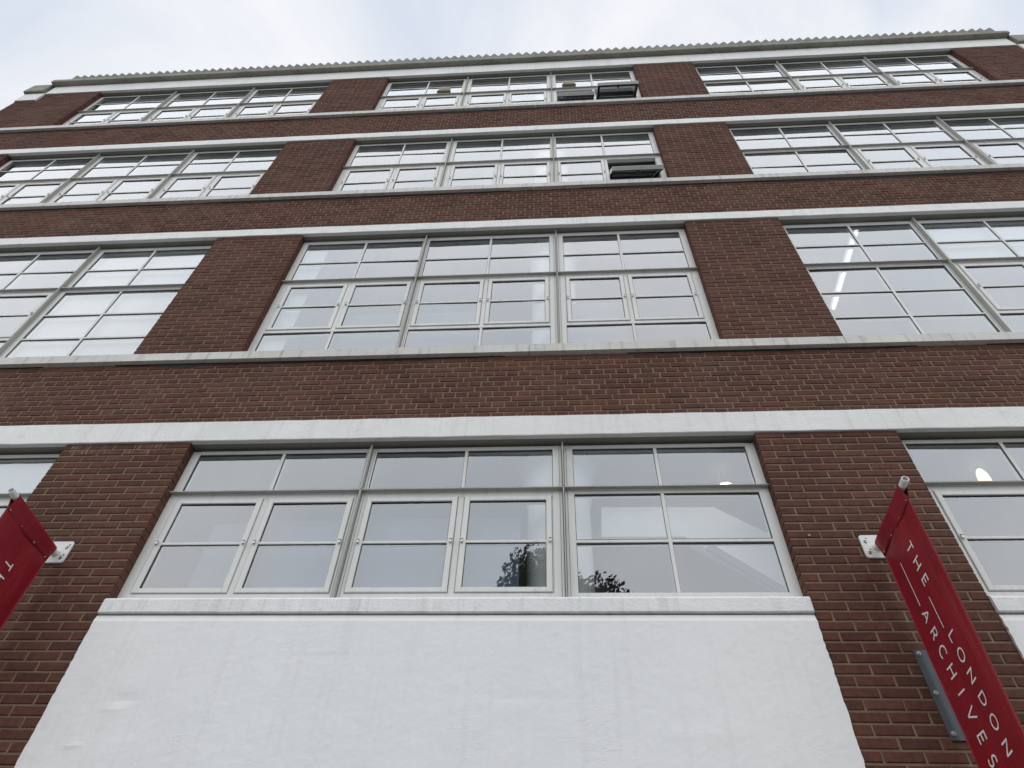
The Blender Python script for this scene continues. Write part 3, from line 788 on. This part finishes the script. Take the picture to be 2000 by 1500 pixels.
    for i in range(ns+1):
        s = i/ns; c = cloth(s, 4.46); zp = ZP + (.033*(.046+s*.56)/.668)
        wv = .0015*math.sin(23*s)
        for (a_, b_) in prof: vs.append((a_+wv*(1 if a_ > 0 else -1)*.5, c.y, zp+b_+(.0 if b_ > -.08 else .006*math.sin(7*s))))
    for i in range(ns):
        for k in range(npf-1): o = i*npf+k; fs.append((o, o+npf, o+npf+1, o+1))
        fs.append((i*npf, i*npf+npf-1, (i+1)*npf+npf-1, (i+1)*npf))
    q.add(vs, fs); pk = q.build('pole_pocket', BANNER, e)
    for pl in pk.data.polygons: pl.use_smooth = True
    gm = MB(); gm.tube((-.0062, 0, 0), (.0062, 0, 0), .0065, n=12); gmm = gm.mesh('eyelet', BOLT)
    for s in (.06, .35, .66, .95):
        c = cloth(s, 4.46); zp = ZP+(.033*(.046+s*.56)/.668); inst('eyelet', gmm, e, (0, c.y, zp-.092))
    hem = MB(); hem.tube(cloth(0, ZB), cloth(1, ZB), .009, n=10); hem.build('hem_bar', BANNER, e)
    # lettering on both faces, read from top to bottom
    yc = -.345
    for fc in (-1, 1):
        def place(u, v, zc, ycap, ybase, size):
            z = zc + dz - u*size
            y0 = ybase + v*(ycap-ybase)
            if fc > 0: y0 = 2*yc - y0 - .008
            y = y0 + drift(z) - .012
            dr = drift(z); s = (dr*.35-.058-y)/(.56-.65*dr); c = cloth(min(1, max(0, s)), z)
            return (c.x+fc*(th+.0022), y, c.z)
        def stroke(mb, pts, wd, args, closed=False):
            # flat ribbon along a polyline in letter space
            pts = [Vector(p) for p in pts]; n = len(pts); Lp, Rp = [], []
            if n == 2: pts = [pts[0].lerp(pts[1], i/4) for i in range(5)]; n = 5
            for i in range(n):
                a_ = pts[max(0, i-1)]; b_ = pts[min(n-1, i+1)]
                if closed and i in (0, n-1): a_, b_ = pts[n-2], pts[1]
                d_ = (b_-a_).normalized(); nn = Vector((-d_.y, d_.x))*wd/2
                Lp.append(pts[i]+nn); Rp.append(pts[i]-nn)
            vs = [place(p.x, p.y, *args) for p in Lp] + [place(p.x, p.y, *args) for p in Rp]
            mb.add(vs, [(i, i+1, n+i+1, n+i) if fc > 0 else (n+i, n+i+1, i+1, i) for i in range(n-1)])
        for line, ycap, yb in ((LINE1, -.418, -.344), (LINE2, -.252, -.176)):
            for ch, zc in line:
                mb = MB()
                for si, stx in enumerate(GL[ch]): stroke(mb, stx, .135, (zc, ycap+.0, yb, .072), closed=(ch == 'O'))
                mb.build('letter', LETTER, e)
        for za, zb, ya in ((3.963, 3.769, -.334), (4.288, 3.990, -.194)):
            mb = MB(); seg = 8
            for w_ in range(seg):
                z0 = za+(zb-za)*w_/seg; z1 = za+(zb-za)*(w_+1)/seg
                mb.add([place(0, 0, z0, ya-.008, ya, .07), place(0, 0, z1, ya-.008, ya, .07), place(0, 1, z1, ya-.008, ya, .07), place(0, 1, z0, ya-.008, ya, .07)], [(0,1,2,3) if fc > 0 else (3,2,1,0)])
            mb.build('rule_line', LETTER, e)
    return e
banner(-.705, 1, 'red banner hanging on the pier left of the white panel, only its top letter showing', 'white bracket plate and pole on the pier left of the white panel', -1, -.04)
banner(5.195, -1, 'long red banner with white lettering on the pier right of the white panel', 'white bracket plate and pole on the pier right of the white panel', 1)

# lamps seen through the glass
e = empty('globe_lamp', (6.60, .52, 5.80), 'oval glowing globe lamp behind the ground storey glass right of the pole tip', 'lamp')
q = MB(); q.tube((0, 0, -.06), (0, 0, 0), .012, n=8); q.build('stem', DARKMETAL_SHADE, e)
q = MB(); n = 24; vs, fs = [], []
for j in range(13):
    a = math.pi*(j/12-.5)*.98
    for k in range(n): vs.append((.046*math.cos(a)*math.cos(2*math.pi*k/n), .046*math.cos(a)*math.sin(2*math.pi*k/n), -.185+.125*math.sin(a)))
for j in range(12):
    for k in range(n): fs.append((j*n+k, j*n+(k+1) % n, (j+1)*n+(k+1) % n, (j+1)*n+k))
q.add(vs, fs); q.build('globe', LAMPW, e)
e = empty('pendant_lamp', (4.44, .52, 5.80), 'small warm pendant lamp behind the panes left of the right pier', 'lamp')
q = MB(); q.tube((0, 0, -.16), (0, 0, 0), .004, n=8); q.build('cord', DARKMETAL_SHADE, e)
q = MB(); q.tube((0, 0, -.24), (0, 0, -.16), .075, .02, n=20, caps=False); q.build('lamp_shade', SHADE, e)
q = MB(); q.tube((0, 0, -.235), (0, 0, -.19), .036, .03, n=16); q.build('bulb', LAMPP, e)
e = empty('fluorescent_light', (6.72, .75, 9.428), 'lit fluorescent tube under the ceiling behind the glass of the storey above the right pier', 'lamp')
q = MB(); q.box(-.05, .05, -.62, .62, -.05, -.001); q.build('batten', SHADE, e)
q = MB(); q.tube((0, -.6, -.075), (0, .6, -.075), .018, n=14); q.build('tube', TUBE, e)

# ------------------------------------------------------------------ trees across the street (they show mirrored in the panes)
def tree(x, y, h, rad, seed, label):
    rr = random.Random(seed); e = empty('street_tree', (x, y, 0), label, 'tree', 'trees across the street')
    q = MB(); q.tube((0, 0, 0), (.1, .05, h*.45), .2, .13, n=12); q.tube((.1, .05, h*.45), (.0, .1, h*.9), .13, .03, n=10)
    cents = []
    for i in range(26):
        a = rr.uniform(0, 6.28); zz = rr.uniform(.42, .97)*h
        rmax = rad*math.sqrt(max(.05, 1-((zz/h-.68)/.36)**2)); rd = rmax*rr.uniform(.35, 1)
        c = Vector((rd*math.cos(a), rd*math.sin(a), zz)); cents.append(c)
        q.tube((.06, .07, max(h*.3, zz-1.6)), c, .05, .012, n=6)
    q.build('trunk', BARK, e)
    q = MB()
    for c in cents + [Vector((0, 0, h*.93)), Vector((.3, 0, h*.85))]:
        for i in range(1000):
            d = Vector((rr.gauss(0, 1), rr.gauss(0, 1), rr.gauss(0, .8))); d = d.normalized()*(rr.random()**.40)*rad*.44
            p0 = c+d; s = rr.uniform(.05, .08); n = Vector((rr.gauss(0, 1), rr.gauss(0, 1), rr.gauss(0, 1)+.6)).normalized()
            u_ = n.orthogonal().normalized(); w_ = n.cross(u_)
            q.add([p0-u_*s, p0+w_*s*.55, p0+u_*s, p0-w_*s*.55], [(0, 1, 2, 3)], 0, rr.random())
    o = q.build('crown', LEAF, e); o['kind'] = 'stuff'
tree(3.05, -11.4, 11.95, 1.85, 2, 'leafy street tree across the road, mirrored in the ground storey panes')
